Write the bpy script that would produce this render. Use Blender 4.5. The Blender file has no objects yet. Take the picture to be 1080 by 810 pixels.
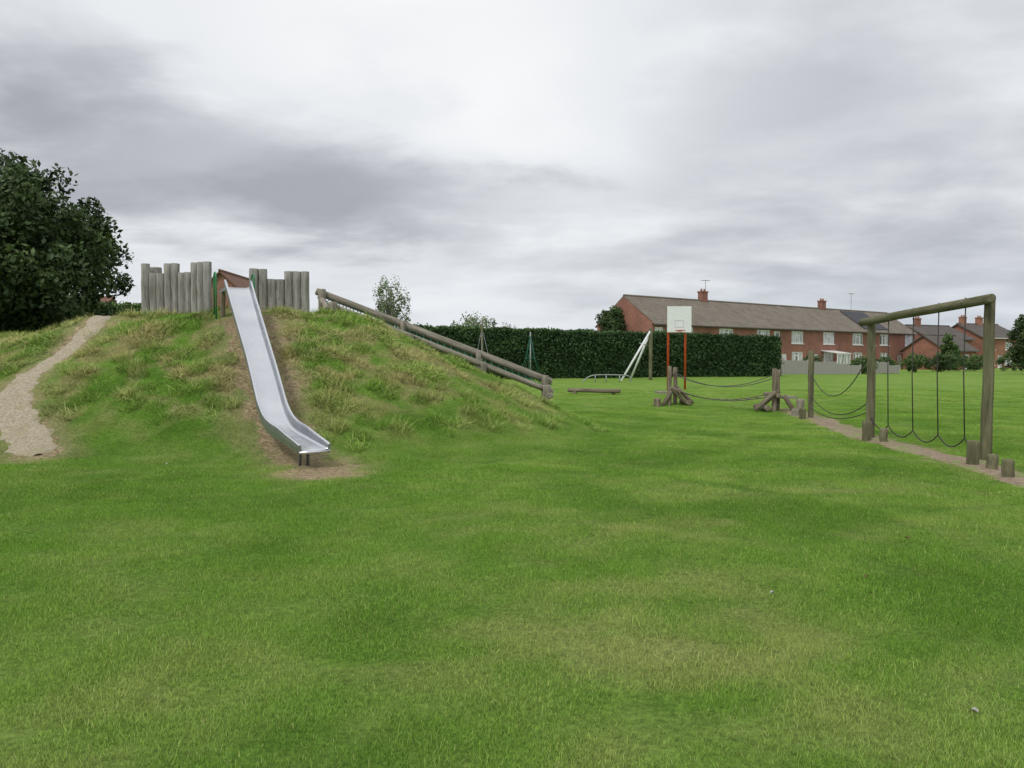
import bpy, math, random
import numpy as np
from mathutils import Vector, Matrix
random.seed(7); rng=np.random.default_rng(7)
scene=bpy.context.scene
COL=scene.collection
R=math.radians

# ------------------------------------------------------------------ node helpers
def new_mat(name):
    m=bpy.data.materials.new(name); m.use_nodes=True
    nt=m.node_tree; nt.nodes.clear()
    out=nt.nodes.new('ShaderNodeOutputMaterial'); b=nt.nodes.new('ShaderNodeBsdfPrincipled')
    nt.links.new(b.outputs[0],out.inputs[0])
    return m,nt,b
def N(nt,t,**kw):
    n=nt.nodes.new(t)
    for k,v in kw.items(): setattr(n,k,v)
    return n
def setin(nt,sock,v):
    if isinstance(v,bpy.types.NodeSocket): nt.links.new(v,sock)
    elif v is not None:
        try: sock.default_value=v
        except Exception: sock.default_value=(*v,1)
def noise(nt,vec,scale,detail=4,rough=.55,dist=0):
    n=N(nt,'ShaderNodeTexNoise'); n.inputs['Scale'].default_value=scale
    n.inputs['Detail'].default_value=detail; n.inputs['Roughness'].default_value=rough; n.inputs['Distortion'].default_value=dist
    if vec is not None: nt.links.new(vec,n.inputs['Vector'])
    return n.outputs['Fac']
def ramp(nt,fac,stops):
    r=N(nt,'ShaderNodeValToRGB'); e=r.color_ramp.elements
    while len(e)<len(stops): e.new(.5)
    for i,(p,c) in enumerate(stops):
        e[i].position=p; e[i].color=(*c,1) if len(c)==3 else c
    nt.links.new(fac,r.inputs[0]); return r.outputs[0]
def mix(nt,f,a,b,mode='MIX'):
    n=N(nt,'ShaderNodeMix',data_type='RGBA',blend_type=mode)
    setin(nt,n.inputs[0],f)
    for s,v in ((n.inputs[6],a),(n.inputs[7],b)):
        if isinstance(v,bpy.types.NodeSocket): nt.links.new(v,s)
        else: s.default_value=(*v,1) if len(v)==3 else v
    return n.outputs[2]
def math_(nt,op,a,b=None,c=None,clamp=False):
    n=N(nt,'ShaderNodeMath',operation=op); n.use_clamp=clamp
    setin(nt,n.inputs[0],a)
    if b is not None: setin(nt,n.inputs[1],b)
    if c is not None: setin(nt,n.inputs[2],c)
    return n.outputs[0]
def maprange(nt,v,a,b,c=0,d=1,smooth=True):
    n=N(nt,'ShaderNodeMapRange'); n.interpolation_type='SMOOTHSTEP' if smooth else 'LINEAR'
    setin(nt,n.inputs[0],v)
    for i,x in enumerate((a,b,c,d)): n.inputs[i+1].default_value=x
    return n.outputs[0]
def mapping(nt,vec,scale=(1,1,1)):
    n=N(nt,'ShaderNodeMapping'); n.inputs['Scale'].default_value=scale
    nt.links.new(vec,n.inputs[0]); return n.outputs[0]
def bump(nt,b,h,strength=.3,dist=.02):
    n=N(nt,'ShaderNodeBump'); n.inputs['Strength'].default_value=strength; n.inputs['Distance'].default_value=dist
    nt.links.new(h,n.inputs['Height']); nt.links.new(n.outputs[0],b.inputs['Normal'])
def attr(nt,name,out='Fac',typ='GEOMETRY'):
    n=N(nt,'ShaderNodeAttribute'); n.attribute_name=name; n.attribute_type=typ; return n.outputs[out]

# ------------------------------------------------------------------ terrain
def sstep(a,b,x):
    t=np.clip((x-a)/(b-a),0,1); return t*t*(3-2*t)
_tab=np.random.default_rng(99).random((256,256))
def vnoise(x,y,scale,octs=4,seed=0,gain=.55):
    tot=0;amp=1;nrm=0
    for o in range(octs):
        f=scale*2**o; u=x*f+seed*17.3+o*31.7; v=y*f+seed*9.1+o*11.9
        iu=np.floor(u).astype(int); iv=np.floor(v).astype(int); fu=u-iu; fv=v-iv
        fu=fu*fu*(3-2*fu); fv=fv*fv*(3-2*fv)
        g=lambda a,b: _tab[a%256,b%256]
        n=(g(iu,iv)*(1-fu)+g(iu+1,iv)*fu)*(1-fv)+(g(iu,iv+1)*(1-fu)+g(iu+1,iv+1)*fu)*fv
        tot=tot+n*amp; nrm+=amp; amp*=gain
    return tot/nrm
def segd(x,y,a,b,sy=1.0):
    ax,ay=a; bx,by=b
    dx,dy=bx-ax,by-ay
    t=np.clip(((x-ax)*dx+(y-ay)*dy)/(dx*dx+dy*dy),0,1)
    ex=x-(ax+t*dx); ey=y-(ay+t*dy)
    ey=np.where(ey<0,ey*sy,ey)
    return np.sqrt(ex*ex+ey*ey),t
def profile(r,R0,R1,H):
    w=1.0
    s=H/(R1-R0)
    def sp(u): return 0.5*(u+np.sqrt(u*u+w*w*.35))
    f=H-s*(sp(r-R0)-sp(r-R1))
    return np.maximum(f-0.0,0)
SL=[(-5.92,16.75,3.20),(-5.48,15.9,2.62),(-5.04,15.05,2.04),(-4.60,14.2,1.46),(-4.30,13.6,1.04),(-4.08,13.18,.72),(-3.80,12.7,.50),(-3.38,12.12,.38),(-2.94,11.5,.29)]
def polyd(x,y,pts):
    best=np.full(np.shape(x),1e9); zz=np.zeros(np.shape(x)); side=np.zeros(np.shape(x))
    for p,q in zip(pts[:-1],pts[1:]):
        dx,dy=q[0]-p[0],q[1]-p[1]
        t=np.clip(((x-p[0])*dx+(y-p[1])*dy)/(dx*dx+dy*dy),0,1)
        ex=x-(p[0]+t*dx); ey=y-(p[1]+t*dy); d=np.sqrt(ex*ex+ey*ey)
        m=d<best; best=np.where(m,d,best)
        if len(p)>2: zz=np.where(m,p[2]+t*(q[2]-p[2]),zz)
        side=np.where(m,np.sign(ex*dy-ey*dx),side)
    return best,zz,side
def hsum(x,y):
    return (.035*np.sin(x*1.3+.7*y)*np.sin(y*1.1+.4*x+1)+.02*np.sin(x*2.9+1.7)*np.sin(y*2.3+x)+.03*np.sin(.45*x+2)*np.sin(.37*y))
def H(x,y):
    x=np.asarray(x,float); y=np.asarray(y,float)
    base=.40*sstep(18,58,y)
    r,_=segd(x,y,(-8.2,18.5),(-5.4,18.5),1.24)
    m=profile(r,1.6,7.35,2.76)
    r2,t2=segd(x,y,(-8.2,18.8),(-17,23),1.1)
    m2=profile(r2,.9,7.2,2.45)*(1-.12*t2)
    k=.35
    mm=np.maximum(m,m2); d=np.abs(m-m2); mm=mm+np.where(d<k,(k-d)**2/(4*k),0)*np.clip(mm,0,1)
    bumps=hsum(x,y)+(.12*(vnoise(x,y,.9,3,7)-.5)+.10*(vnoise(x,y,2.4,2,8)-.5))*np.clip(mm,0,1)*sstep(60,40,y)
    z=base+mm+bumps*(.5+.9*np.clip(mm,0,1))*sstep(200,60,y)
    ds,zs,_=polyd(x,y,SL)
    w=1-sstep(.32,.75,ds)
    lim=zs-.09
    z=np.where(z>lim,z*(1-w)+lim*w,z)
    return z
def h1(x,y): return float(H(np.array([x]),np.array([y]))[0])

PATH=[(-7.5,12.2),(-8.0,12.8),(-8.6,13.4),(-9.05,14.0),(-9.27,14.7),(-9.22,15.5),(-9.05,16.2),(-9.15,17.2),(-10.,18.8)]
TRAIL=[(9.0,25.5),(8.55,22),(7.9,18.5),(7.35,15.6),(7.2,12.6),(6.95,10.7),(6.7,8.6),(6.5,5.5)]
def strips(x,y):
    ds,zs,side=polyd(x,y,SL)
    wob=(vnoise(x,y,2.2,4,5)-.5)*.8
    on=(y>11.7)&(y<17.6)
    left=np.where(on&(side>0),1-sstep(.24,.42,ds+wob*.5),0)
    right=np.where(on&(side<0),1-sstep(.50,1.0,ds+wob*1.1),0)
    ex=(x+2.74)/.80; ey=(y-11.05)/1.0
    foot=1-sstep(.55,1.05,np.sqrt(ex*ex+ey*ey)+wob*.8)
    return ds,wob,left,right,foot
def masks(x,y):
    ds,wob,left,right,foot=strips(x,y)
    ex=(x+5.9)/1.0; ey=(y-17.6)/.8
    top=1-sstep(.5,1.1,np.sqrt(ex*ex+ey*ey)+wob)
    bare=np.maximum(np.maximum(np.maximum(left*.8,right*.70),foot*.85),top*.6)
    dp,_,_=polyd(x,y,PATH); dt,_,_=polyd(x,y,TRAIL)
    bare=np.maximum(bare,.75*(1-sstep(.20,.50,dp+wob*.8)))
    bare=np.maximum(bare,.75*(1-sstep(.25,.65,dt+wob*.8)))
    bare=np.maximum(bare,.75*(1-sstep(.4,1.,np.sqrt(((x-1.5)/1.2)**2+((y-20.0)/.8)**2)+wob)))
    r,_=segd(x,y,(-8.2,18.5),(-5.2,18.5),1.24)
    r2,_=segd(x,y,(-8.2,18.8),(-17,23),1.1)
    rough=np.maximum(1-sstep(4.4,7.5,r+wob*2.0),1-sstep(3.8,6.8,r2+wob*2.0))
    return np.clip(bare,0,1),np.clip(rough,0,1)
def gcolour(x,y,rough):
    a=vnoise(x,y,.20,4,1); b=vnoise(x,y,.8,4,2); c=vnoise(x,y,3.2,4,3)
    A=np.array([.138,.285,.036]);B=np.array([.178,.345,.046]);C=np.array([.240,.395,.070]);D=np.array([.44,.46,.17]);E=np.array([.48,.40,.20])
    t=sstep(.28,.56,b)[:,None]; col=A*(1-t)+B*t
    t=sstep(.44,.70,.6*a+.4*b)[:,None]; col=col*(1-t)+C*t
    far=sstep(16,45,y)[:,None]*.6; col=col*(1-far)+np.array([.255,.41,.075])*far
    worn=np.exp(-((x-1.0)/1.2)**2-((y-4.6)/1.3)**2)+.8*np.exp(-((x-1.6)/2.0)**2-((y-7.6)/.7)**2)+.5*np.exp(-((x-3.6)/1.5)**2-((y-9.8)/.8)**2)+.4*np.exp(-((x+1.1)/.8)**2-((y-3.6)/.6)**2)
    t=(sstep(.44,.70,.65*c+.35*b+.10*worn)*(.28+.42*np.clip(worn,0,1)))[:,None]; col=col*(1-t)+D*t
    t=(rough*sstep(.42,.60,.7*c+.3*b)*.72)[:,None]; col=col*(1-t)+E*t
    ds,wob,left,right,foot=strips(x,y)
    dp,_,_=polyd(x,y,PATH)
    t=np.clip(np.maximum.reduce([right,foot*1.2,(1-sstep(.4,.9,ds+wob))*.55*(y>11.5),(1-sstep(.35,.85,dp+wob))*.7]),0,1)[:,None]*.8
    return col*(1-t)+np.array([.52,.45,.25])*t

# ------------------------------------------------------------------ mesh helpers
def np_mesh(name,V,F):
    V=np.asarray(V,np.float32); F=np.asarray(F,np.int32)
    me=bpy.data.meshes.new(name); k=F.shape[1]
    me.vertices.add(len(V)); me.vertices.foreach_set('co',V.ravel())
    me.loops.add(F.size); me.loops.foreach_set('vertex_index',F.ravel())
    me.polygons.add(len(F)); me.polygons.foreach_set('loop_start',np.arange(0,F.size,k,dtype=np.int32))
    me.polygons.foreach_set('loop_total',np.full(len(F),k,np.int32))
    me.update(calc_edges=True); return me
def setattr_(me,name,typ,arr):
    a=me.attributes.new(name,typ,'POINT')
    a.data.foreach_set({'FLOAT':'value','INT':'value','FLOAT_VECTOR':'vector'}[typ],np.asarray(arr).astype(np.int32 if typ=='INT' else np.float32).ravel())
def finish(o,parent=None,local=False,label=None,category=None,kind=None,group=None):
    COL.objects.link(o)
    if parent is not None:
        o.parent=parent
        if not local: o.location=Vector(o.location)-Vector(parent.location)
    if label: o["label"]=label
    if category: o["category"]=category
    if kind: o["kind"]=kind
    if group: o["group"]=group
    return o
def recenter(me,base=True):
    n=len(me.vertices); a=np.empty(n*3,np.float32); me.vertices.foreach_get('co',a); a=a.reshape(-1,3)
    mn=a.min(0); mx=a.max(0); c=(mn+mx)/2; c[2]=mn[2]
    a-=c; me.vertices.foreach_set('co',a.ravel()); me.update(); return Vector([float(q) for q in c])
def add(name,V,F,mat,parent=None,smooth=False,**kw):
    me=bpy.data.meshes.new(name); me.from_pydata([tuple(v) for v in V],[],F); me.update()
    if smooth: me.polygons.foreach_set('use_smooth',[True]*len(me.polygons))
    return addmesh(name,me,mat,parent,**kw)
def addmesh(name,me,mat,parent=None,**kw):
    c=recenter(me)
    for m in (mat if isinstance(mat,(list,tuple)) else [mat]): me.materials.append(m)
    o=bpy.data.objects.new(name,me); o.location=c
    return finish(o,parent,**kw)
def empty(name,loc,label,category,rot=0,group=None):
    o=bpy.data.objects.new(name,None); o.location=loc; o.rotation_euler=(0,0,rot); o.empty_display_size=.3
    return finish(o,None,label=label,category=category,group=group)
class MB:
    """mesh buffer"""
    def __init__(s): s.V=[]; s.F=[]; s.UV=[]
    def box(s,x0,x1,y0,y1,z0,z1,bev=0):
        b=len(s.V)
        s.V+= [(x0,y0,z0),(x1,y0,z0),(x1,y1,z0),(x0,y1,z0),(x0,y0,z1),(x1,y0,z1),(x1,y1,z1),(x0,y1,z1)]
        s.F+= [(b,b+3,b+2,b+1),(b+4,b+5,b+6,b+7),(b,b+1,b+5,b+4),(b+1,b+2,b+6,b+5),(b+2,b+3,b+7,b+6),(b+3,b,b+4,b+7)]
        return s
    def tube(s,pts,r,n=10,cap=True,wob=0,cham=0,seed=0):
        rr=random.Random(seed)
        pts=[Vector(p) for p in pts]
        rs=r if isinstance(r,(list,tuple)) else [r]*len(pts)
        rs=list(rs)
        if cham>0:
            d0=(pts[1]-pts[0]).normalized(); d1=(pts[-1]-pts[-2]).normalized()
            pts=[pts[0],pts[0]+d0*cham]+pts[1:-1]+[pts[-1]-d1*cham,pts[-1]]
            rs=[rs[0]-cham,rs[0]]+rs[1:-1]+[rs[-1],rs[-1]-cham]
        ph=[rr.uniform(0,6.28) for _ in range(3)]
        up=None; b=len(s.V)
        for i,p in enumerate(pts):
            t=(pts[min(i+1,len(pts)-1)]-pts[max(i-1,0)]).normalized()
            if up is None:
                up=Vector((0,0,1)) if abs(t.z)<.9 else Vector((1,0,0))
            a=(up-t*up.dot(t)).normalized(); up=a; c=t.cross(a)
            for k in range(n):
                th=2*math.pi*k/n
                q=rs[i]*(1+wob*(math.sin(2*th+ph[0]+i*.5)+.6*math.sin(3*th+ph[1])+.5*math.sin(i*1.9+ph[2])))
                s.V.append(tuple(p+(a*math.cos(th)+c*math.sin(th))*q))
        for i in range(len(pts)-1):
            for k in range(n):
                k2=(k+1)%n
                s.F.append((b+i*n+k,b+i*n+k2,b+(i+1)*n+k2,b+(i+1)*n+k))
        if cap:
            s.F.append(tuple(b+k for k in reversed(range(n))))
            e=b+(len(pts)-1)*n; s.F.append(tuple(e+k for k in range(n)))
        return s
    def make(s,name,mat,parent=None,smooth=False,**kw): return add(name,s.V,s.F,mat,parent,smooth,**kw)
def lerp(a,b,t): return tuple(a[i]+(b[i]-a[i])*t for i in range(len(a)))
def log(name,p0,p1,r,mat,parent=None,r1=None,seed=None,cham=None,**kw):
    if seed is None: seed=int(abs(p0[0]*731+p0[1]*977+p0[2]*331))%9999
    k=6; pts=[lerp(p0,p1,i/k) for i in range(k+1)]
    rr=random.Random(seed)
    pts=[tuple(c+(rr.uniform(-1,1)*.008 if 0<i<k else 0) for c in p) for i,p in enumerate(pts)]
    r1=r if r1 is None else r1
    o=MB().tube(pts,[r+(r1-r)*i/k for i in range(k+1)],14,wob=.025,cham=cham or min(.016,r*.2),seed=seed).make(name,mat,parent,**kw)
    me=o.data
    nl=[True]*len(me.polygons)
    for p in me.polygons:
        if len(p.vertices)!=4 or p.index<14 or p.index>=len(me.polygons)-16: nl[p.index]=False
    me.polygons.foreach_set('use_smooth',nl)
    d=Vector(p1)-Vector(p0); d.normalize(); n=len(me.vertices)
    a=np.empty(n*3,np.float32); me.vertices.foreach_get('co',a); a=a.reshape(-1,3)
    dv=np.array(d); al=a@dv; perp=a-np.outer(al,dv)
    g=perp*9+np.outer(al,dv)*.9+rr.uniform(0,50)
    setattr_(me,'grain','FLOAT_VECTOR',g)
    return o
def sag(p,q,s,n=14): return [tuple(p[i]+(q[i]-p[i])*k/n-(4*s*(k/n)*(1-k/n) if i==2 else 0) for i in range(3)) for k in range(n+1)]

# ------------------------------------------------------------------ materials
m_ground,nt,b=new_mat('grass_ground')
geo=N(nt,'ShaderNodeNewGeometry').outputs['Position']
g=attr(nt,'gcol','Color')
fine=noise(nt,geo,26,4,.8); mdn=noise(nt,geo,5.5,4,.7)
sx=N(nt,'ShaderNodeSeparateXYZ'); nt.links.new(geo,sx.inputs[0])
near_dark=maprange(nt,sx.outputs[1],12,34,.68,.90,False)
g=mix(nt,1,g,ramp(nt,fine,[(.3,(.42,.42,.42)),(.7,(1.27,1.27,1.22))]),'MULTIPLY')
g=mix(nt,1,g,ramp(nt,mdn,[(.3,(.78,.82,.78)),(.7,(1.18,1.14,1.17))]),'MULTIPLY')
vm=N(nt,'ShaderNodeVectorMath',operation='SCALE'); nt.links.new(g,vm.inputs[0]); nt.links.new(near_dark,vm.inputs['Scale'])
pn=noise(nt,geo,6.0,4,.75)
soil=ramp(nt,noise(nt,geo,16,4,.75),[(.28,(.10,.07,.045)),(.48,(.29,.22,.135)),(.68,(.54,.45,.28))])
bm=maprange(nt,math_(nt,'ADD',attr(nt,'bare'),math_(nt,'MULTIPLY',math_(nt,'SUBTRACT',pn,.5),1.8)),.44,.80)
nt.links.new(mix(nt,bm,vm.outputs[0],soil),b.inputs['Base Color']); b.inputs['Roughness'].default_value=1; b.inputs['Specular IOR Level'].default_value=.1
bump(nt,b,math_(nt,'ADD',fine,mdn),.7,.04)

m_blade=bpy.data.materials.new('grass_blade'); m_blade.use_nodes=True; nt=m_blade.node_tree; nt.nodes.clear()
out=N(nt,'ShaderNodeOutputMaterial'); df=N(nt,'ShaderNodeBsdfDiffuse'); nt.links.new(df.outputs[0],out.inputs[0])
c=attr(nt,'gcol','Color','INSTANCER')
c=mix(nt,attr(nt,'tint'),c,(.60,.57,.27))
c=mix(nt,1,c,attr(nt,'hgt','Color'),'MULTIPLY')
nt.links.new(c,df.inputs[0])

def wood_mat(name,dark,mid,light,green=.3):
    m,nt,b=new_mat(name)
    a=N(nt,'ShaderNodeAttribute'); a.attribute_name='grain'; gv=a.outputs['Vector']
    gp=N(nt,'ShaderNodeNewGeometry').outputs['Position']
    n1=noise(nt,gv,1.6,6,.65); n2=noise(nt,gp,2.3,4,.6); n3=noise(nt,gv,5,5,.7)
    c=ramp(nt,n1,[(.3,dark),(.5,mid),(.7,light)])
    c=mix(nt,math_(nt,'MULTIPLY',maprange(nt,n2,.45,.7),green),c,(.13,.15,.07))
    c=mix(nt,maprange(nt,n3,.60,.68,0,.8),c,(.03,.027,.02))
    nt.links.new(c,b.inputs['Base Color']); b.inputs['Roughness'].default_value=.9; b.inputs['Specular IOR Level'].default_value=.2
    bump(nt,b,math_(nt,'ADD',n1,n3),.5,.01); return m
m_pal=wood_mat('weathered_grey_timber',(.15,.14,.13),(.30,.285,.26),(.42,.40,.37),.15)
m_log=wood_mat('weathered_log',(.12,.105,.08),(.26,.235,.19),(.40,.365,.30),.25)
m_green=wood_mat('algae_stained_timber',(.07,.068,.04),(.155,.145,.085),(.25,.23,.15),.6)
m_brownlog=wood_mat('brown_timber',(.09,.07,.05),(.20,.165,.12),(.33,.285,.22),.15)
def simple(name,c,rough=.5,metal=0,var=.15,scale=6,c2=None,bmp=0,spec=.5):
    m,nt,b=new_mat(name)
    p=N(nt,'ShaderNodeNewGeometry').outputs['Position']
    n=noise(nt,p,scale,5,.6)
    c2=c2 or tuple(x*(1-var*2) for x in c)
    nt.links.new(ramp(nt,n,[(.3,c2),(.65,c)]),b.inputs['Base Color'])
    b.inputs['Roughness'].default_value=rough; b.inputs['Metallic'].default_value=metal; b.inputs['Specular IOR Level'].default_value=spec
    if bmp: bump(nt,b,n,bmp,.02)
    return m
m_steel,nt,b=new_mat('brushed_steel')
p=N(nt,'ShaderNodeTexCoord').outputs['Object']
n=noise(nt,p,1.6,5,.6)
nt.links.new(ramp(nt,n,[(.3,(.72,.73,.76)),(.7,(.85,.86,.88))]),b.inputs['Base Color'])
nt.links.new(maprange(nt,n,.3,.7,.20,.32),b.inputs['Roughness']); b.inputs['Metallic'].default_value=.95
m_steeld=simple('dull_steel_side',(.45,.47,.50),.42,.85,scale=3)
m_galv=simple('galvanised_steel',(.38,.39,.40),.5,.7)
m_dsteel=simple('dark_steel',(.10,.10,.105),.5,.5)
m_gpaint=simple('green_paint',(.02,.24,.08),.4)
m_grope=simple('green_rope',(.015,.13,.075),.8,scale=40)
m_rope=simple('dark_rope',(.055,.05,.045),.85,scale=40)
m_chain=simple('dark_chain',(.12,.115,.11),.6,.5,scale=30)
m_red=simple('red_paint',(.62,.08,.025),.45)
m_white=simple('white_paint',(.82,.83,.84),.45,var=.05)
m_upvc=simple('white_plastic',(.84,.84,.84),.4,var=.03)
m_glass,nt,b=new_mat('window_glass')
b.inputs['Roughness'].default_value=.1; b.inputs['Specular IOR Level'].default_value=.9
p=N(nt,'ShaderNodeNewGeometry').outputs['Position']
nt.links.new(ramp(nt,noise(nt,mapping(nt,p,(2.2,2.2,.3)),.9,2),[(.36,(.08,.09,.10)),(.52,(.62,.62,.61))]),b.inputs['Base Color'])
def brick_mat(name,c1,c2,mortar=(.30,.26,.22)):
    m,nt,b=new_mat(name)
    oc=N(nt,'ShaderNodeTexCoord').outputs['Object']; s=N(nt,'ShaderNodeSeparateXYZ'); nt.links.new(oc,s.inputs[0])
    cv=N(nt,'ShaderNodeCombineXYZ'); nt.links.new(math_(nt,'ADD',s.outputs[0],s.outputs[1]),cv.inputs[0]); nt.links.new(s.outputs[2],cv.inputs[1])
    t=N(nt,'ShaderNodeTexBrick'); nt.links.new(cv.outputs[0],t.inputs['Vector'])
    t.inputs['Color1'].default_value=(*c1,1); t.inputs['Color2'].default_value=(*c2,1); t.inputs['Mortar'].default_value=(*mortar,1)
    t.inputs['Scale'].default_value=1; t.inputs['Brick Width'].default_value=.225; t.inputs['Row Height'].default_value=.075; t.inputs['Mortar Size'].default_value=.007
    n=noise(nt,N(nt,'ShaderNodeNewGeometry').outputs['Position'],.6,5,.6)
    c=mix(nt,1,t.outputs['Color'],ramp(nt,n,[(.3,(.72,.74,.76)),(.7,(1.15,1.1,1.1))]),'MULTIPLY')
    nt.links.new(c,b.inputs['Base Color']); b.inputs['Roughness'].default_value=.9; return m
m_brick=brick_mat('red_brick',(.36,.125,.078),(.26,.09,.06))
m_brick2=brick_mat('orange_brick',(.40,.16,.09),(.31,.11,.065))
m_brick3=brick_mat('russet_brick',(.30,.13,.08),(.22,.09,.06))
def tile_mat(name,c1,c2):
    m,nt,b=new_mat(name)
    oc=N(nt,'ShaderNodeTexCoord').outputs['Object']
    w=N(nt,'ShaderNodeTexWave'); w.wave_type='BANDS'; w.bands_direction='Z'; w.wave_profile='SAW'; w.inputs['Scale'].default_value=1.6; w.inputs['Distortion'].default_value=.3
    nt.links.new(oc,w.inputs[0])
    gp=N(nt,'ShaderNodeNewGeometry').outputs['Position']
    n=noise(nt,gp,.9,6,.7); n2=noise(nt,oc,14,3,.6)
    c=ramp(nt,n,[(.3,c1),(.68,c2)])
    c=mix(nt,.35,c,ramp(nt,n2,[(.3,tuple(q*.5 for q in c1)),(.7,c2)]))
    c=mix(nt,maprange(nt,w.outputs['Fac'],.0,.25,.5,0),c,(.03,.025,.02))
    nt.links.new(c,b.inputs['Base Color']); b.inputs['Roughness'].default_value=.9; return m
m_tile=tile_mat('brown_roof_tile',(.13,.105,.08),(.27,.23,.185))
m_slate=tile_mat('dark_roof_tile',(.075,.063,.058),(.15,.13,.115))
m_otile=tile_mat('orange_roof_tile',(.15,.075,.05),(.25,.13,.09))
m_fence=wood_mat('garden_fence_timber',(.22,.21,.19),(.36,.345,.32),(.50,.48,.45),.05)
m_pv=simple('solar_panel_glass',(.02,.022,.03),.45,var=.2,spec=.3)
m_gravel,nt,b=new_mat('path_gravel')
p=N(nt,'ShaderNodeNewGeometry').outputs['Position']
n1=noise(nt,p,22,6,.75); n2=noise(nt,p,2.6,5,.65)
c=ramp(nt,n1,[(.28,(.16,.125,.08)),(.5,(.40,.34,.245)),(.72,(.58,.52,.40))])
c=mix(nt,maprange(nt,n2,.48,.66,0,.45),c,(.29,.26,.13)); nt.links.new(c,b.inputs['Base Color']); b.inputs['Roughness'].default_value=1
bump(nt,b,n1,.8,.03)
m_dirt,nt,b=new_mat('trail_dirt')
p=N(nt,'ShaderNodeNewGeometry').outputs['Position']
n1=noise(nt,p,16,6,.75); n2=noise(nt,p,1.8,5,.6)
c=ramp(nt,n1,[(.28,(.11,.075,.05)),(.5,(.29,.215,.145)),(.72,(.48,.40,.29))])
c=mix(nt,maprange(nt,n2,.50,.60,0,.7),c,(.19,.29,.06)); nt.links.new(c,b.inputs['Base Color']); b.inputs['Roughness'].default_value=1
bump(nt,b,n1,.8,.03)
def leaf_mat(name,c1,c2,c3,tr=0):
    m,nt,b=new_mat(name)
    t=attr(nt,'tint'); c=ramp(nt,t,[(0,c1),(.5,c2),(1,c3)])
    nt.links.new(c,b.inputs['Base Color']); b.inputs['Roughness'].default_value=.6; b.inputs['Specular IOR Level'].default_value=.3
    return m
m_leafd=leaf_mat('dark_leaf',(.022,.040,.014),(.050,.085,.028),(.11,.165,.052))
m_leafh=leaf_mat('hedge_leaf',(.018,.042,.014),(.042,.088,.028),(.092,.16,.050))
m_leafl=leaf_mat('light_leaf',(.08,.11,.05),(.16,.21,.10),(.26,.32,.17))
m_leafm=leaf_mat('mid_leaf',(.04,.07,.022),(.08,.14,.04),(.15,.22,.07))
m_bark=simple('bark',(.09,.075,.06),.95,var=.25,scale=9,bmp=.5)
m_silver=simple('birch_bark',(.30,.29,.27),.9,var=.25,scale=5)

# ------------------------------------------------------------------ ground
def axis(segs):
    out=[]
    for a,b_,st in segs: out+=list(np.arange(a,b_,st))
    return out
xs=np.array(axis([(-900,-100,80),(-100,-30,5),(-30,-16,.5),(-16,12,.12),(12,40,.5),(40,100,5),(100,901,80)]))
ys=np.array(axis([(-60,0,6),(0,2,.5),(2,27,.12),(27,66,.5),(66,120,5),(120,1000,80)]))
X,Y=np.meshgrid(xs,ys); Z=H(X,Y)
V=np.stack([X.ravel(),Y.ravel(),Z.ravel()],1)
nx,ny=len(xs),len(ys)
i,j=np.meshgrid(np.arange(nx-1),np.arange(ny-1)); a=(j*nx+i).ravel()
F=np.stack([a,a+1,a+1+nx,a+nx],1)
me=np_mesh('ground',V,F); me.polygons.foreach_set('use_smooth',[True]*len(F))
ba,ro=masks(V[:,0],V[:,1])
setattr_(me,'bare','FLOAT',ba); setattr_(me,'gcol','FLOAT_VECTOR',gcolour(V[:,0],V[:,1],ro))
me.materials.append(m_ground)
go=bpy.data.objects.new('ground',me); finish(go,label="mown green grass field with a raised grassy mound",kind='structure')

def strip(name,pts,w,mat,label,up=.035,w2=None):
    P=[]
    n=len(pts)
    for k in range(n-1):
        p0=pts[max(k-1,0)];p1=pts[k];p2=pts[k+1];p3=pts[min(k+2,n-1)]
        for s in range(8):
            t=s/8
            P.append([.5*((2*p1[q])+(-p0[q]+p2[q])*t+(2*p0[q]-5*p1[q]+4*p2[q]-p3[q])*t*t+(-p0[q]+3*p1[q]-3*p2[q]+p3[q])*t**3) for q in range(2)])
    P.append(list(pts[-1])); P=np.array(P); T=np.gradient(P,axis=0); T/=np.linalg.norm(T,axis=1)[:,None]; Nn=np.stack([-T[:,1],T[:,0]],1)
    K=17; V=[];F=[]; w2=w2 or w
    for i in range(len(P)):
        wb=w+(w2-w)*i/(len(P)-1)
        wl=wb*(1+.14*math.sin(i*.9)+.10*math.sin(i*2.3+1)); wr=wb*(1+.13*math.sin(i*1.1+2)+.10*math.sin(i*2.9))
        tp=min(1,(i+.8)/4,(len(P)-1-i+.4)/4)
        for k in range(K):
            u=k/(K-1)*2-1; ww=(wl if u<0 else wr)*tp
            q=P[i]+Nn[i]*u*ww
            rg=(float(vnoise(np.array([q[0]]),np.array([q[1]]),6,3,9)[0])-.5)*.05*abs(u)**1.5
            V.append((q[0],q[1],h1(q[0],q[1])+up*(1-2.1*abs(u)**3)+rg))
    for i in range(len(P)-1):
        for k in range(K-1):
            a=i*K+k; F.append((a,a+1,a+K+1,a+K))
    return add(name,V,F,mat,None,True,label=label,kind='structure')
strip('path',PATH,.42,m_gravel,"worn pale gravelly footpath climbing the grassy mound",.03,.28)
strip('dirt_trail',TRAIL,.40,m_dirt,"bare worn soil trail under the timber climbing course",.025)

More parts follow.
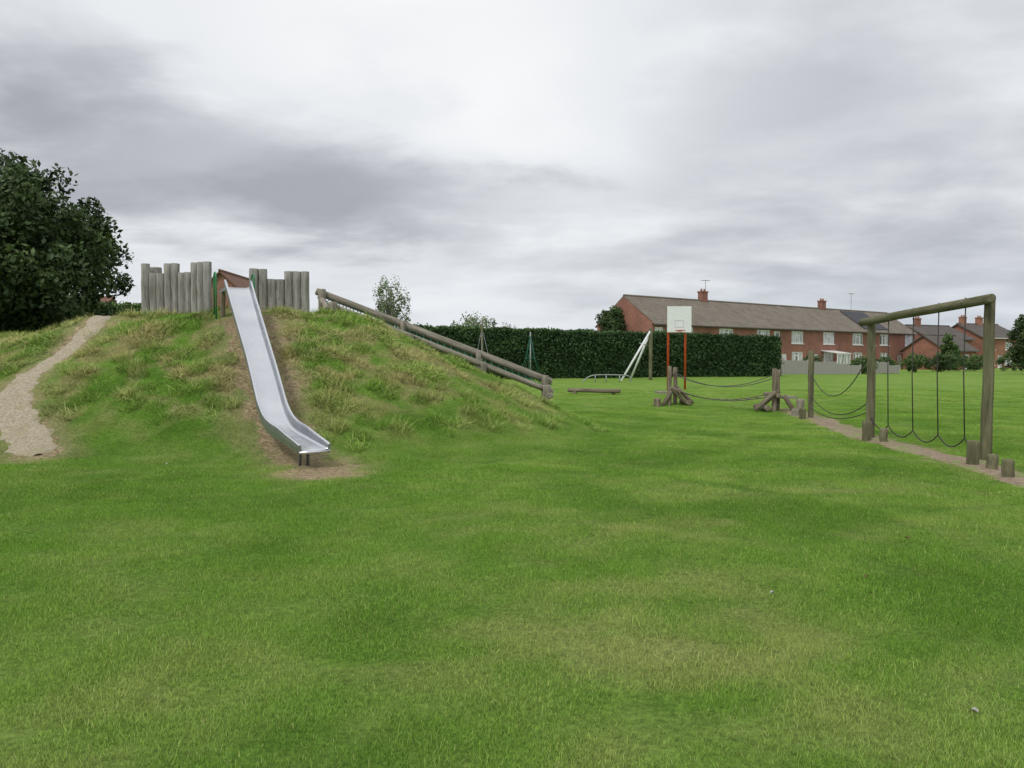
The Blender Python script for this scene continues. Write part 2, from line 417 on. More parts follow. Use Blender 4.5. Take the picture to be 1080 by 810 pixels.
# ------------------------------------------------------------------ grass blades (stuff)
def tuft(name,n,rad,h0,h1_,w,dry,seed,ln=1.0):
    g=np.random.default_rng(seed)
    r=rad*np.sqrt(g.random(n)); th=g.random(n)*6.283
    bx,by=r*np.cos(th),r*np.sin(th); h=h0+(h1_-h0)*g.random(n)
    az=g.random(n)*6.283; lean=h*(.3+ln*g.random(n)); f=g.random(n)*6.283
    dx,dy=np.cos(az),np.sin(az); wx,wy=np.cos(f)*w*(.6+.8*g.random(n)),np.sin(f)*w*(.6+.8*g.random(n))
    V=np.zeros((n,3,3))
    V[:,0]=np.stack([bx-wx,by-wy,0*h-.008],1);V[:,1]=np.stack([bx+wx,by+wy,0*h-.008],1)
    V[:,2]=np.stack([bx+dx*lean,by+dy*lean,h*(1-.2*g.random(n))],1)
    F=np.arange(n*3).reshape(-1,3)
    me=np_mesh(name,V.reshape(-1,3),F)
    t=np.where(g.random(n)<dry,.25+.5*g.random(n),.06*g.random(n))
    setattr_(me,'tint','FLOAT',np.repeat(t,3))
    v=.78+.48*g.random(n); hv=np.stack([v*.55,v*.55,v*1.33],1).reshape(-1)
    setattr_(me,'hgt','FLOAT_VECTOR',np.stack([hv,hv,hv*.95],1))
    me.materials.append(m_blade)
    return bpy.data.objects.new(name,me)
T=[tuft('tuft_a',330,.19,.010,.025,.0020,.04,1,.8),tuft('tuft_b',330,.19,.010,.028,.0020,.09,2,.8),tuft('tuft_c',300,.18,.010,.030,.0020,.18,3,.8),
   tuft('tuft_d',150,.13,.03,.11,.0036,.20,4),tuft('tuft_e',130,.13,.04,.15,.0038,.45,5)]
pts=[];rot=[];scl=[];idx=[];gc=[]
def scatter(d0,d1,dens,sc,jit):
    g=rng
    wmax=.80
    n=int(dens*(d1-d0)*2*wmax*d1)
    y=d0+(d1-d0)*g.random(n); x=(g.random(n)*2-1)*wmax*d1
    k=np.abs(x)<wmax*y+.5; x,y=x[k],y[k]
    ba,ro=masks(x,y); k=(ba+.6*(g.random(len(x))-.5))<.50; x,y,ro=x[k],y[k],ro[k]
    dp,_,_=polyd(x,y,PATH); dt,_,_=polyd(x,y,TRAIL); dsl,_,_=polyd(x,y,SL); k=((dp>.33)|(g.random(len(x))<.04))&((dt>.30)|(g.random(len(x))<.18))&(dsl>.36); x,y,ro=x[k],y[k],ro[k]
    z=H(x,y); e=.05; gx=(H(x+e,y)-H(x-e,y))/(2*e); gy=(H(x,y+e)-H(x,y-e))/(2*e)
    s=sc*(.8+.45*g.random(len(x)))
    patch=vnoise(x,y,.9,3,2); cl=vnoise(x,y,1.8,3,6)
    gc.append(gcolour(x,y,ro)*(1-jit+2*jit*g.random(len(x)))[:,None])
    for a in range(len(x)):
        n3=Vector((-gx[a],-gy[a],1)).normalized()
        q=Vector((0,0,1)).rotation_difference(n3) @ Matrix.Rotation(g.random()*6.283,4,'Z').to_quaternion()
        eu=q.to_euler(); rot.append((eu.x,eu.y,eu.z)); sz=min(s[a],1.3)
        if g.random()<ro[a]*.62: idx.append(3 if g.random()<.70 else 4); scl.append((s[a],s[a],sz*(.3+1.3*max(0,cl[a]-.28)+.5*g.random())))
        else:
            u=g.random(); idx.append(2 if u<.05+.4*patch[a]**2 else (1 if u<.6 else 0)); scl.append((s[a],s[a],sz*(.75+.5*g.random())))
    pts.extend(zip(x,y,z))
scatter(1.9,5,46,1.0,.10); scatter(5,9,32,1.1,.12); scatter(9,16,21,1.3,.20); scatter(16,26,9,1.7,.22); scatter(26,38,2.5,2.5,.15)
me=bpy.data.meshes.new('grass'); me.from_pydata([tuple(map(float,p)) for p in pts],[],[])
setattr_(me,'rot','FLOAT_VECTOR',np.array(rot)); setattr_(me,'scl','FLOAT_VECTOR',np.array(scl)); setattr_(me,'idx','INT',np.array(idx)); setattr_(me,'gcol','FLOAT_VECTOR',np.concatenate(gc))
me.materials.append(m_blade)
gr=bpy.data.objects.new('grass',me); finish(gr,label="short mown grass blades with dry yellow tufts",kind='stuff')
ng=bpy.data.node_groups.new('scatter_grass','GeometryNodeTree')
ng.interface.new_socket('Geometry',in_out='INPUT',socket_type='NodeSocketGeometry'); ng.interface.new_socket('Geometry',in_out='OUTPUT',socket_type='NodeSocketGeometry')
gi=ng.nodes.new('NodeGroupInput'); gout=ng.nodes.new('NodeGroupOutput')
iop=ng.nodes.new('GeometryNodeInstanceOnPoints'); g2i=ng.nodes.new('GeometryNodeGeometryToInstance')
for t in reversed(T):
    oi=ng.nodes.new('GeometryNodeObjectInfo'); oi.inputs['Object'].default_value=t; ng.links.new(oi.outputs['Geometry'],g2i.inputs[0])
ng.links.new(gi.outputs[0],iop.inputs['Points']); ng.links.new(g2i.outputs[0],iop.inputs['Instance']); iop.inputs['Pick Instance'].default_value=True
def na(nm,t):
    n=ng.nodes.new('GeometryNodeInputNamedAttribute'); n.data_type=t; n.inputs['Name'].default_value=nm
    return [s for s in n.outputs if s.enabled and s.name=='Attribute'][0]
ng.links.new(na('idx','INT'),iop.inputs['Instance Index']); ng.links.new(na('rot','FLOAT_VECTOR'),iop.inputs['Rotation']); ng.links.new(na('scl','FLOAT_VECTOR'),iop.inputs['Scale'])
ng.links.new(iop.outputs[0],gout.inputs[0])
md=gr.modifiers.new('scatter','NODES'); md.node_group=ng
print('grass instances',len(pts))

# ------------------------------------------------------------------ slide
sl=empty('slide',(SL[-1][0],SL[-1][1],h1(SL[-1][0],SL[-1][1])),"long stainless steel slide running down the grassy mound","slide")
def smooth_poly(pts,k=6):
    P=[];n=len(pts)
    for i in range(n-1):
        p0=pts[max(i-1,0)];p1=pts[i];p2=pts[i+1];p3=pts[min(i+2,n-1)]
        for s in range(k):
            t=s/k; P.append(Vector([.5*((2*p1[q])+(-p0[q]+p2[q])*t+(2*p0[q]-5*p1[q]+4*p2[q]-p3[q])*t*t+(-p0[q]+3*p1[q]-3*p2[q]+p3[q])*t**3) for q in range(3)]))
    P.append(Vector(pts[-1])); return P
SP=smooth_poly(SL)
prof=[(-.262,.07),(-.262,.165),(-.25,.18),(-.226,.175),(-.219,.150),(-.212,.035),(-.197,.010),(-.16,0),(0,-.003),(.16,0),(.197,.010),(.212,.035),(.219,.150),(.226,.175),(.25,.18),(.262,.165),(.262,.07),(.25,.02),(.235,-.04),(0,-.06),(-.235,-.04),(-.25,.02)]
V=[];F=[];K=len(prof); MI=[]
for i,p in enumerate(SP):
    t=(SP[min(i+1,len(SP)-1)]-SP[max(i-1,0)]).normalized(); sd=t.cross(Vector((0,0,1))).normalized(); up=sd.cross(t)
    f=i/(len(SP)-1); hs=1.0 if f<.84 else 1-.5*((f-.84)/.16); ws=1.08-.12*min(1,f*3)
    for u,v in prof:
        V.append(p+sd*u*ws+up*(v*hs if v>0.02 else v))
for i in range(len(SP)-1):
    for k in range(K):
        k2=(k+1)%K; F.append((i*K+k,(i+1)*K+k,(i+1)*K+k2,i*K+k2)); MI.append(1 if (k in (0,4,11,15,16) or k>16) else 0)
F.append(tuple(range(K))); F.append(tuple((len(SP)-1)*K+k for k in reversed(range(K)))); MI+=[1,1]
o=add('chute',V,F,[m_steel,m_steeld],sl,False); o.data.polygons.foreach_set('material_index',MI)
o.data.polygons.foreach_set('use_smooth',[i<len(MI)-2 and (i%K) in (2,13,5,6,7,8,9,10,19,20) for i in range(len(MI))])
e=SP[-1]; tt=(SP[-1]-SP[-2]).normalized(); sd=tt.cross(Vector((0,0,1))).normalized()
MB().tube([e+sd*-.24+Vector((0,0,-.025)),e+sd*.24+Vector((0,0,-.025))],.022,10).make('lip',m_steel,sl,True)
for s in (-.02,.10):
    q=e-tt*.35+sd*s; MB().tube([(q.x,q.y,h1(q.x,q.y)-.1),(q.x,q.y,q.z-.03)],.022,8).make('leg',m_dsteel,sl,True)
tp=SP[0]; td=(SP[1]-SP[0]); td.z=0; td.normalize(); sd=Vector((td.y,-td.x,0))
V=[]
b0=tp
c=[b0-sd*.28,b0+sd*.28,b0+sd*.28-td*.8,b0-sd*.28-td*.8]
for zz in (tp.z-.08,tp.z-.012): V+=[(q.x,q.y,zz) for q in c]
add('deck',V,[(3,2,1,0),(4,5,6,7),(0,1,5,4),(1,2,6,5),(2,3,7,6),(3,0,4,7)],m_steel,sl)
for s in (-.40,.40):
    base=tp-td*.35+sd*s
    P=[]
    for k in range(0,13):
        a=math.pi*k/12; P.append(base-td*(.18-.18*math.cos(a))+Vector((0,0,.24+.12*math.sin(a))))
    P=[Vector((P[0].x,P[0].y,h1(P[0].x,P[0].y)-.05))]+P+[Vector((P[-1].x,P[-1].y,h1(P[-1].x,P[-1].y)-.05))]
    MB().tube(P,.018,8).make('handrail',m_gpaint,sl,True)
for s in (-.24,.24):
    q=tp-td*.5+sd*s; log('support_post',(q.x,q.y,h1(q.x,q.y)-.2),(q.x,q.y,tp.z-.085),.05,m_brownlog,sl)
# ------------------------------------------------------------------ palisades
def palisade(A,B,tops,label,bow):
    n=len(tops); base=empty('timber_palisade',(A[0]/2+B[0]/2,A[1]/2+B[1]/2,h1(A[0]/2+B[0]/2,A[1]/2+B[1]/2)),label,'palisade',group='castle palisade walls on the mound')
    for i,tz in enumerate(tops):
        f=i/(n-1); x=A[0]+(B[0]-A[0])*f; y=A[1]+(B[1]-A[1])*f+bow*4*f*(1-f)
        x+=random.uniform(-.003,.003); y+=random.uniform(-.01,.01)
        r=math.dist(A,B)/(n-1)/2*1.06
        log('post',(x,y,h1(x,y)-.25),(x+random.uniform(-.004,.004),y,tz+random.uniform(-.006,.006)),r,m_pal,base,seed=i+int(tz*10),cham=.004)
hi,lo=3.86,3.64
palisade((-8.44,17.9),(-6.90,17.6),[hi,lo,lo,hi,hi,lo,lo,hi,hi,hi],"weathered grey upright log palisade with castle battlements",.12)
hi,lo=3.76,3.54
palisade((-6.02,18.1),(-4.92,18.45),[hi,hi,lo,lo,hi-.03,hi-.03,hi-.03],"shorter weathered log palisade with stepped tops beside slide",.05)
palisade((-8.35,18.2),(-8.3,20.0),[3.8,3.6,3.6,3.8,3.8,3.6,3.6,3.8],"grey log palisade side wall on mound top",.0)

# ------------------------------------------------------------------ climbing net ramp
rp=empty('climbing_net_ramp',(-1.8,20,h1(-1.8,20)),"sloping log ramp with green rope net down the mound flank","climbing frame")
A1=(-4.70,19.8,3.06); B1=(1.10,20.8,.78); A2=(-5.30,21.0,3.50); B2=(1.12,21.9,1.02)
log('log_rail',A1,B1,.08,m_log,rp,.075); log('log_rail',A2,B2,.10,m_log,rp)
for (A,B) in ((A1,B1),(A2,B2)):
    for t in (.03,.97):
        q=lerp(A,B,t); log('support_post',(q[0],q[1]-.15,h1(q[0],q[1])-.2),(q[0],q[1]-.15,q[2]+.12),.10,m_log,rp)
    for t in (.36,.68):
        q=lerp(A,B,t); log('support_post',(q[0],q[1]-.13,h1(q[0],q[1])-.2),(q[0],q[1]-.13,q[2]+.08),.075,m_log,rp)
for t in (.01,.985):
    p=lerp(A1,B1,t);q=lerp(A2,B2,t); log('cross_log',(p[0],p[1]-.3,p[2]-.13),(q[0],q[1]+.2,q[2]-.13),.08,m_log,rp)
mb=MB(); L1=[lerp(A1,B1,t/34) for t in range(35)]; L2=[lerp(A2,B2,t/34) for t in range(35)]
for t in range(1,34,1):
    mb.tube(sag((L1[t][0],L1[t][1],L1[t][2]+.02),(L2[t][0],L2[t][1],L2[t][2]-.06),.10,6),.013,5)
for s in (.0,.25,.5,.75,1):
    mb.tube([lerp((a[0],a[1],a[2]+.02-.40*s*(1-s)),(c[0],c[1],c[2]-.08-.40*s*(1-s)),s) for a,c in zip(L1[1:],L2[1:])],.013,5)
for t in range(1,33):
    a=L2[t]; c=L2[t+1]
    mb.tube(sag((a[0],a[1]-.03,a[2]-.06),(c[0],c[1]-.03,c[2]-.06),.10,5),.012,5)
mb.make('rope_net',m_grope,rp,True)

# ------------------------------------------------------------------ rope traverse frame
NP=(7.62,12.4); FP=(7.38,15.9)
zn,zf=h1(*NP),h1(*FP)
fr=empty('rope_swing_frame',((NP[0]+FP[0])/2,(NP[1]+FP[1])/2,(zn+zf)/2),"tall timber goal-shaped frame with hanging rope loops","climbing frame")
log('post',(NP[0],NP[1],zn-.2),(NP[0]+.02,NP[1],2.66),.085,m_green,fr,.080)
log('post',(FP[0],FP[1],zf-.2),(FP[0],FP[1],2.5),.085,m_green,fr,.078)
ba_=(NP[0]-.12,NP[1]-.28,2.60); bb_=(FP[0]-.10,FP[1]+.25,2.42)
log('beam',ba_,bb_,.078,m_green,fr)
bots=[]
for k,t in enumerate((.16,.34,.53,.74)):
    p=lerp(ba_,bb_,t); bz=h1(p[0],p[1])+.22
    bots.append((p[0]+.02,p[1],bz+.1))
    MB().tube([(p[0],p[1],p[2]-.07),(p[0]+random.uniform(-.02,.02),p[1],(p[2]+bz)/2),bots[-1]],.011,6).make('hanging_rope',m_rope,fr,True)
    MB().tube([(p[0]-.09,p[1],p[2]),(p[0],p[1],p[2]+.09),(p[0]+.09,p[1],p[2]),(p[0],p[1],p[2]-.09),(p[0]-.09,p[1],p[2])],.010,6).make('shackle',m_galv,fr,True)
an=[(NP[0],NP[1],zn+.35)]+bots+[(FP[0],FP[1],zf+.5)]
for p,q in zip(an[:-1],an[1:]):
    MB().tube(sag(p,q,.17,12),.012,6).make('rope_loop',m_rope,fr,True)
MP=(8.35,21.6); zm=h1(*MP)
tr=empty('rope_traverse',(MP[0],MP[1],zm),"upright dark timber post with sagging ropes strung to frame","climbing frame")
log('post',(MP[0],MP[1],zm-.2),(MP[0],MP[1],1.9),.08,m_green,tr)
for za,zb,s in ((1.25,1.75,.75),(.62,.75,.38),(.30,.55,.22)):
    MB().tube(sag((MP[0],MP[1],zm+za),(FP[0],FP[1]+.09,zf+zb),s,18),.011,6).make('rope',m_rope,tr,True)
# rope bridge
Lx,Ly=5.60,27.0; Rx,Ry=8.40,24.6
br=empty('rope_bridge',((Lx+Rx)/2,(Ly+Ry)/2,h1((Lx+Rx)/2,(Ly+Ry)/2)),"low timber and chain bridge with braced log trestles","rope bridge")
def trestle(x,y,s):
    z=h1(x,y)
    for dy,dx in ((-.35,-.17),(.35,.17)):
        log('post',(x+dx,y+dy,z-.2),(x+dx,y+dy,z+(1.34 if dy<0 else 1.30)),.075,m_brownlog,br)
        log('brace',(x-s*.62+dx,y+dy-.02,z+.03),(x-s*.02+dx,y+dy-.17,z+.62),.07,m_brownlog,br)
    log('brace',(x+s*.42,y-.4,z+.0),(x+s*.1,y-.45,z+.50),.07,m_brownlog,br)
    log('cross_log',(x-s*.12,y-.62,z+.50),(x-s*.12,y+.62,z+.50),.08,m_brownlog,br)
    log('cross_log',(x-s*.45,y-.6,z+.10),(x-s*.45,y+.6,z+.10),.09,m_brownlog,br)
    MB().box(x+(.05 if s>0 else -.55),x+(.55 if s>0 else -.05),y-.42,y+.42,z+.40,z+.46).make('platform',m_log,br)
trestle(Lx,Ly,-1); trestle(Rx,Ry,1)
for dy in (-.35,.35):
    for za,s in ((1.12,.42),(.55,.30)):
        MB().tube(sag((Lx,Ly+dy,h1(Lx,Ly)+za),(Rx,Ry+dy,h1(Rx,Ry)+za),s,18),.012,6).make('chain',m_chain,br,True)
mb=MB()
for k in range(1,12):
    t=k/12; p=lerp((Lx,Ly,h1(Lx,Ly)+.55),(Rx,Ry,h1(Rx,Ry)+.55),t); z=p[2]-4*.3*t*(1-t)
    mb.tube([(p[0],p[1]-.37,z),(p[0],p[1]+.37,z)],.022,6)
mb.make('tread',m_brownlog,br,True)
for nm,x,y,h,r,mt,lb in (("timber_stump",7.0,11.72,.38,.085,m_green,"tall cut round timber stump standing beside the frame post"),
    ("timber_stump",7.02,11.28,.24,.078,m_green,"low round timber stump in bare soil"),
    ("timber_stump",6.83,10.62,.26,.08,m_green,"low round timber stump on grass edge"),
    ("timber_stump",7.05,15.35,.40,.085,m_green,"round timber stump at the foot of the frame post"),
    ("timber_stump",7.22,15.0,.28,.075,m_green,"low round timber stump in bare soil"),
    ("timber_stump",8.05,21.4,.30,.09,m_green,"short timber stump beside dark upright post"),
    ("timber_stump",8.95,24.0,.40,.12,m_log,"pale cut timber stump beside the bridge trestle"),
    ("timber_stump",8.4,22.9,.20,.12,m_log,"low cut timber stump on worn grass"),
    ("timber_stump",4.95,26.4,.28,.12,m_brownlog,"low brown timber stump at the bridge end"),
    ("timber_stump",7.45,9.9,.26,.08,m_green,"low round timber stump on grass edge")):
    log(nm,(x,y,h1(x,y)-.1),(x+.01,y,h1(x,y)+h),r,mt,None,label=lb,category='stump',group='timber stepping stumps')
bx0,bx1,by=2.45,4.75,34.0; zb=h1(3.6,by)
bb=empty('balance_beam',(3.6,by,zb),"low brown timber balance beam on short posts","balance beam")
log('beam',(bx0,by,zb+.18),(bx1,by-.2,zb+.15),.09,m_brownlog,bb)
for x in (bx0+.3,bx1-.3): log('leg',(x,by-.08,zb-.1),(x,by-.08,zb+.13),.09,m_brownlog,bb)
y=46.; x0,x1=4.2,7.0; z=h1(5,y)
lr=empty('low_steel_rail',(5.5,y,z),"low curved grey steel rail barrier on the grass","rail")
MB().tube(smooth_poly([(x0,y,z-.1),(x0+.1,y,z+.12),(x0+.7,y,z+.42),(x1-.4,y,z+.42),(x1,y,z+.3),(x1+.05,y,z-.1)]),.035,8).make('rail',m_galv,lr,True)
for x in (x0+.75,5.6,x1-.6): MB().tube([(x,y,z-.1),(x,y,z+.42)],.03,8).make('leg',m_galv,lr,True)
y=50.; z=h1(8,y); T0=(9.0,y,3.65)
cf=empty('cableway_tripod',(8.6,y,z),"white steel splayed legs against a dark timber post","play equipment")
MB().tube([(6.9,y-.9,z-.1),T0],.07,10).make('leg',m_white,cf,True)
MB().tube([(7.75,y+.9,z-.1),T0],.07,10).make('leg',m_white,cf,True)
log('post',(8.95,y,z-.1),(8.95,y,3.7),.12,m_green,cf)
MB().tube([(8.2,y,2.75),(8.95,y,2.55)],.03,8).make('brace',m_galv,cf,True)
y=42.; z=h1(-1.6,y); cp=empty('cableway_post',(-1.6,y,z),"slim dark timber post with thin steel stay wires","post")
log('post',(-1.62,y,z-.1),(-1.62,y,3.62),.06,m_green,cp)
for x,yy in ((-.9,y),(-2.3,y+.6),(-1.6,y-1.0)): MB().tube([(x,yy,z-.05),(-1.62,y,3.4)],.01,6).make('stay_wire',m_galv,cp,True)
y=40.; x=.95; z=h1(x,y); rc=empty('rope_cone_climber',(x,y,z),"climbing cone of thin dark ropes around a slim mast","climbing frame")
MB().tube([(x,y,z-.1),(x,y,3.1)],.035,10).make('mast',m_galv,rc,True)
for k in range(6):
    a=k*math.pi/3+.3; MB().tube([(x,y,3.0),(x+.26*math.cos(a),y+.26*math.sin(a),z+1.5),(x+.7*math.cos(a),y+.7*math.sin(a),z+.45)],.014,6).make('rope',m_grope,rc,True)
for rr,zz in ((.7,.45),(.26,1.5)):
    MB().tube([(x+rr*math.cos(q*math.pi/12),y+rr*math.sin(q*math.pi/12),z+zz) for q in range(25)],.024,6).make('ring',m_grope,rc,True)

# ------------------------------------------------------------------ basketball goal
y=38.; xa,xb=7.66,8.50; z=h1(8,y)
bg=empty('basketball_goal',(8.1,y,z),"basketball goal with white backboard on two red poles","basketball goal")
for x in (xa,xb):
    MB().tube([(x,y,z-.1),(x,y,3.5),(x,y-.02,4.0)],.055,10).make('pole',m_red,bg,True)
for zz in (3.0,3.75): MB().tube([(xa-.02,y,zz),(xb+.02,y,zz)],.035,8).make('crossbar',m_red,bg,True)
MB().box(7.58,8.76,y-.16,y-.12,3.00,4.27).make('backboard',m_white,bg)
mb=MB()
for a in ((7.95,8.37,3.25,3.262),(7.95,8.37,3.578,3.59),(7.95,7.962,3.262,3.578),(8.358,8.37,3.262,3.578)): mb.box(a[0],a[1],y-.172,y-.163,a[2],a[3])
mb.make('backboard_marking',simple('faded_line_paint',(.66,.66,.66),.5),bg)
MB().tube([(8.16+.23*math.sin(q*math.pi/12),y-.42+.23*math.cos(q*math.pi/12),3.08) for q in range(25)],.018,6).make('hoop',m_red,bg,True)

# ------------------------------------------------------------------ houses
m_gutter=simple('dark_gutter',(.10,.10,.10),.5)
def house(label,origin,ang,L,D,ez,rz,wins,doors,chims=(),brick=m_brick,roof=m_tile,pv=None,group=None,over=.0,cat='house',aer=False,ft=.12,lean=None):
    h=empty('terraced_house' if group=='terraced brick houses' else 'house',origin,label,cat,rot=ang,group=group)
    kw=dict(local=True)
    g=.004; x0,x1=g,L-g
    ops=[(x-w/2,x+w/2,zz,zz+hh) for x,zz,w,hh in list(wins)+list(doors)]
    bx=sorted({x0,x1}|{v for o in ops for v in o[:2]}); bz=sorted({-.8,ez}|{v for o in ops for v in o[2:]})
    V=[];F=[]
    for i in range(len(bx)-1):
        for j in range(len(bz)-1):
            cx=(bx[i]+bx[i+1])/2; cz=(bz[j]+bz[j+1])/2
            if any(o[0]<cx<o[1] and o[2]<cz<o[3] for o in ops): continue
            k=len(V); V+=[(bx[i],0,bz[j]),(bx[i+1],0,bz[j]),(bx[i+1],0,bz[j+1]),(bx[i],0,bz[j+1])]; F.append((k,k+1,k+2,k+3))
    for o in ops:
        k=len(V); V+=[(o[0],0,o[2]),(o[1],0,o[2]),(o[1],0,o[3]),(o[0],0,o[3]),(o[0],.14,o[2]),(o[1],.14,o[2]),(o[1],.14,o[3]),(o[0],.14,o[3])]
        F+=[(k,k+4,k+5,k+1),(k+1,k+5,k+6,k+2),(k+2,k+6,k+7,k+3),(k+3,k+7,k+4,k)]
    pk=rz-.17
    k=len(V); V+=[(x0,0,-.8),(x0,D,-.8),(x0,D,ez),(x0,D/2,pk),(x0,0,ez),(x1,0,-.8),(x1,D,-.8),(x1,D,ez),(x1,D/2,pk),(x1,0,ez)]
    F+=[(k,k+4,k+3,k+2,k+1),(k+5,k+6,k+7,k+8,k+9),(k+1,k+2,k+7,k+6)]
    add('wall',V,F,brick,h,**kw)
    o_=.35; sl_=(rz-ez)/(D/2); ze=ez-o_*sl_+.02
    cs=[(-o_,ze),(D/2,rz),(D+o_,ze),(D+o_,ze-.12),(D/2,rz-.14),(-o_,ze-.12)]
    V=[(x0-over,a,b_) for a,b_ in cs]+[(x1+over,a,b_) for a,b_ in cs]
    F=[(i,(i+1)%6,(i+1)%6+6,i+6) for i in range(6)]+[(4,3,2,1),(5,4,1,0),(7,8,9,10),(6,7,10,11)]
    ro_=add('roof',V,F,roof,h,**kw)
    def sub(o,par):
        o.parent=par; o.location=Vector(o.location)-Vector(par.location)
    o=MB().tube([(x0-over,D/2,rz+.0),(x1+over,D/2,rz+.0)],.12,8).make('ridge_tile',roof,h,**kw); sub(o,ro_)
    MB().box(x0-over,x1+over,-o_-.10,-o_-.005,ze-.12,ze-.02).make('gutter',m_upvc if brick is not m_brick else m_gutter,h,**kw)
    for x,zz,w,hh in wins:
        mb=MB(); t=ft
        mb.box(x-w/2,x+w/2,.05,.13,zz,zz+t).box(x-w/2,x+w/2,.05,.13,zz+hh-t,zz+hh)
        mb.box(x-w/2,x-w/2+t,.05,.13,zz+t,zz+hh-t).box(x+w/2-t,x+w/2,.05,.13,zz+t,zz+hh-t)
        if w>1.3:
            for q in (-w/6,w/6): mb.box(x+q-t/2,x+q+t/2,.05,.13,zz+t,zz+hh-t)
            mb.box(x-w/6+t/2,x+w/6-t/2,.05,.13,zz+hh*.66,zz+hh*.66+t*.8)
        wi=mb.make('window',m_upvc,h,**kw)
        o=MB().box(x-w/2+.01,x+w/2-.01,.095,.11,zz+.01,zz+hh-.01).make('pane',m_glass,h,**kw); sub(o,wi)
        o=MB().box(x-w/2-.08,x+w/2+.08,-.07,.045,zz-.09,zz-.004).make('sill',m_upvc,h,**kw); sub(o,wi)
    for x,zz,w,hh in doors:
        d=MB().box(x-w/2,x+w/2,.06,.12,zz,zz+hh).make('door',m_upvc,h,**kw)
        o=MB().box(x-w/2+.15,x+w/2-.15,.045,.056,zz+hh*.55,zz+hh-.15).make('door_glass',m_glass,h,**kw); sub(o,d)
    for cx,cy in chims:
        zt=rz+.9; mb=MB(); mb.box(cx-.5,cx+.5,cy-.3,cy+.3,rz-1.2,zt).box(cx-.56,cx+.56,cy-.36,cy+.36,zt+.002,zt+.16)
        c=mb.make('chimney',brick,h,**kw); sub(c,ro_)
        for q in (-.25,.25):
            o=MB().tube([(cx+q,cy,zt+.15),(cx+q,cy,zt+.45)],[.13,.10],10).make('chimney_pot',m_brick2,h,True,**kw); o.parent=c; o.location=Vector(o.location)-Vector(ro_.location)-Vector(c.location)
    if aer:
        mb=MB(); cx=chims[0][0] if chims else L/2
        mb.tube([(cx+.45,D/2,rz-.1),(cx+.45,D/2,rz+2.4)],.03,6)
        mb.tube([(cx-.3,D/2,rz+2.3),(cx+1.2,D/2,rz+2.35)],.025,6)
        for q in range(5): mb.tube([(cx-.2+q*.3,D/2-.25,rz+2.31),(cx-.2+q*.3,D/2+.25,rz+2.31)],.015,5)
        mb.make('television_aerial',m_galv,h,**kw)
    if pv:
        V=[]
        a0,a1,t0,t1=pv
        for xx,t in ((a0,t0),(a1,t0),(a1,t1),(a0,t1)):
            yy=-o_+(D/2+o_)*t; zz=ze+(rz-ze)*t
            V.append((xx,yy-.03,zz+.08))
        V+=[(a,b_+.02,c-.04) for a,b_,c in V]
        add('solar_panel',V,[(0,1,2,3),(7,6,5,4),(0,4,5,1),(1,5,6,2),(2,6,7,3),(3,7,4,0)],m_pv,h,**kw)
    if lean:
        xa_,xb_,dd,hz=lean; t=.1; mb=MB()
        mb.box(xa_,xb_,-dd,-.01,0,.7)
        n=4
        for q in range(n+1):
            xx=xa_+(xb_-xa_-t)*q/n; mb.box(xx,xx+t,-dd,-dd+t,.702,hz)
        mb.box(xa_,xb_,-dd,-dd+t,hz+.002,hz+.14)
        V=[(xa_-.1,-dd-.1,hz+.15),(xb_+.1,-dd-.1,hz+.15),(xb_+.1,-.01,hz+.5),(xa_-.1,-.01,hz+.5)]
        k=len(mb.V); mb.V+=V+[(a,b_,c+.06) for a,b_,c in V]; mb.F+=[(k+3,k+2,k+1,k),(k+4,k+5,k+6,k+7),(k,k+1,k+5,k+4),(k+1,k+2,k+6,k+5),(k+3,k,k+4,k+7)]
        cn=mb.make('conservatory',m_upvc,h,**kw)
        o=MB().box(xa_+.02,xb_-.02,-dd+.04,-dd+.05,.70,hz).make('pane',m_glass,h,**kw); sub(o,cn)
    return h
ang=math.atan2(.585,.81); U=6.55
for i in range(8):
    s=U*i; ox,oy=14.1+.81*s,78+.585*s
    wins=[(5.0,3.35,2.4,1.45),(5.0,.9,2.2,1.45)]
    if i in (0,3): wins.append((1.0,3.45,1.2,1.25))
    if i==6: wins.append((1.8,3.35,1.8,1.4))
    house("two storey red brick terraced house with brown tiled roof" if i!=6 else "brick terraced house with dark solar panels across its roof",
        (ox,oy,.30),ang,U,8.2,5.25,8.15,wins,[(2.4,0,1.0,2.1)],
        chims=[(5.9,4.1)] if i==1 else ([(3.3,4.1)] if i==5 else ()),pv=(.4,6.2,.12,.92) if i==6 else None,
        group='terraced brick houses',aer=i in(1,6),roof=m_tile,lean=(3.4,6.2,2.2,2.0) if i==4 else None)
wn=[(2,2.9,1.6,1.2),(6,2.9,1.6,1.2),(2,.6,1.7,1.3),(6,.6,1.7,1.3)]
house("brick house with dark tile roof behind gardens",(60.5,112,.3),R(24),9,8,4.6,6.6,wn,[(4,0,1,2.1)],chims=[(2.2,4)],roof=m_slate,over=.3,aer=True)
house("orange brick semi-detached house with twin chimneys",(70.5,116,.3),R(24),9,8,4.9,7.0,wn,[(4,0,1,2.1)],chims=[(1,4),(4.8,4)],brick=m_brick2,roof=m_slate,over=.3)
house("small dark roofed brick house next to trees",(56.0,100,.3),R(28),6.5,6,2.8,4.7,[(2,.8,1.4,1.2)],[(4.6,0,1,2.1)],roof=m_slate,over=.3)
house("red brick gabled house seen through the palisade gap",(-20.1,60,.4),R(90),8,4.8,5.9,8.15,[(3,3.4,1.2,1.2)],[(5,0,1,2.1)],brick=m_brick3,roof=m_otile,over=.25)
house("white rendered bungalow with orange tiled roof",(-42.0,62,.4),R(8),8.0,7,5.3,6.6,[(6.0,2.2,1.2,1.2)],[(4,0,1,2.1)],brick=m_white,roof=m_otile,over=.3)
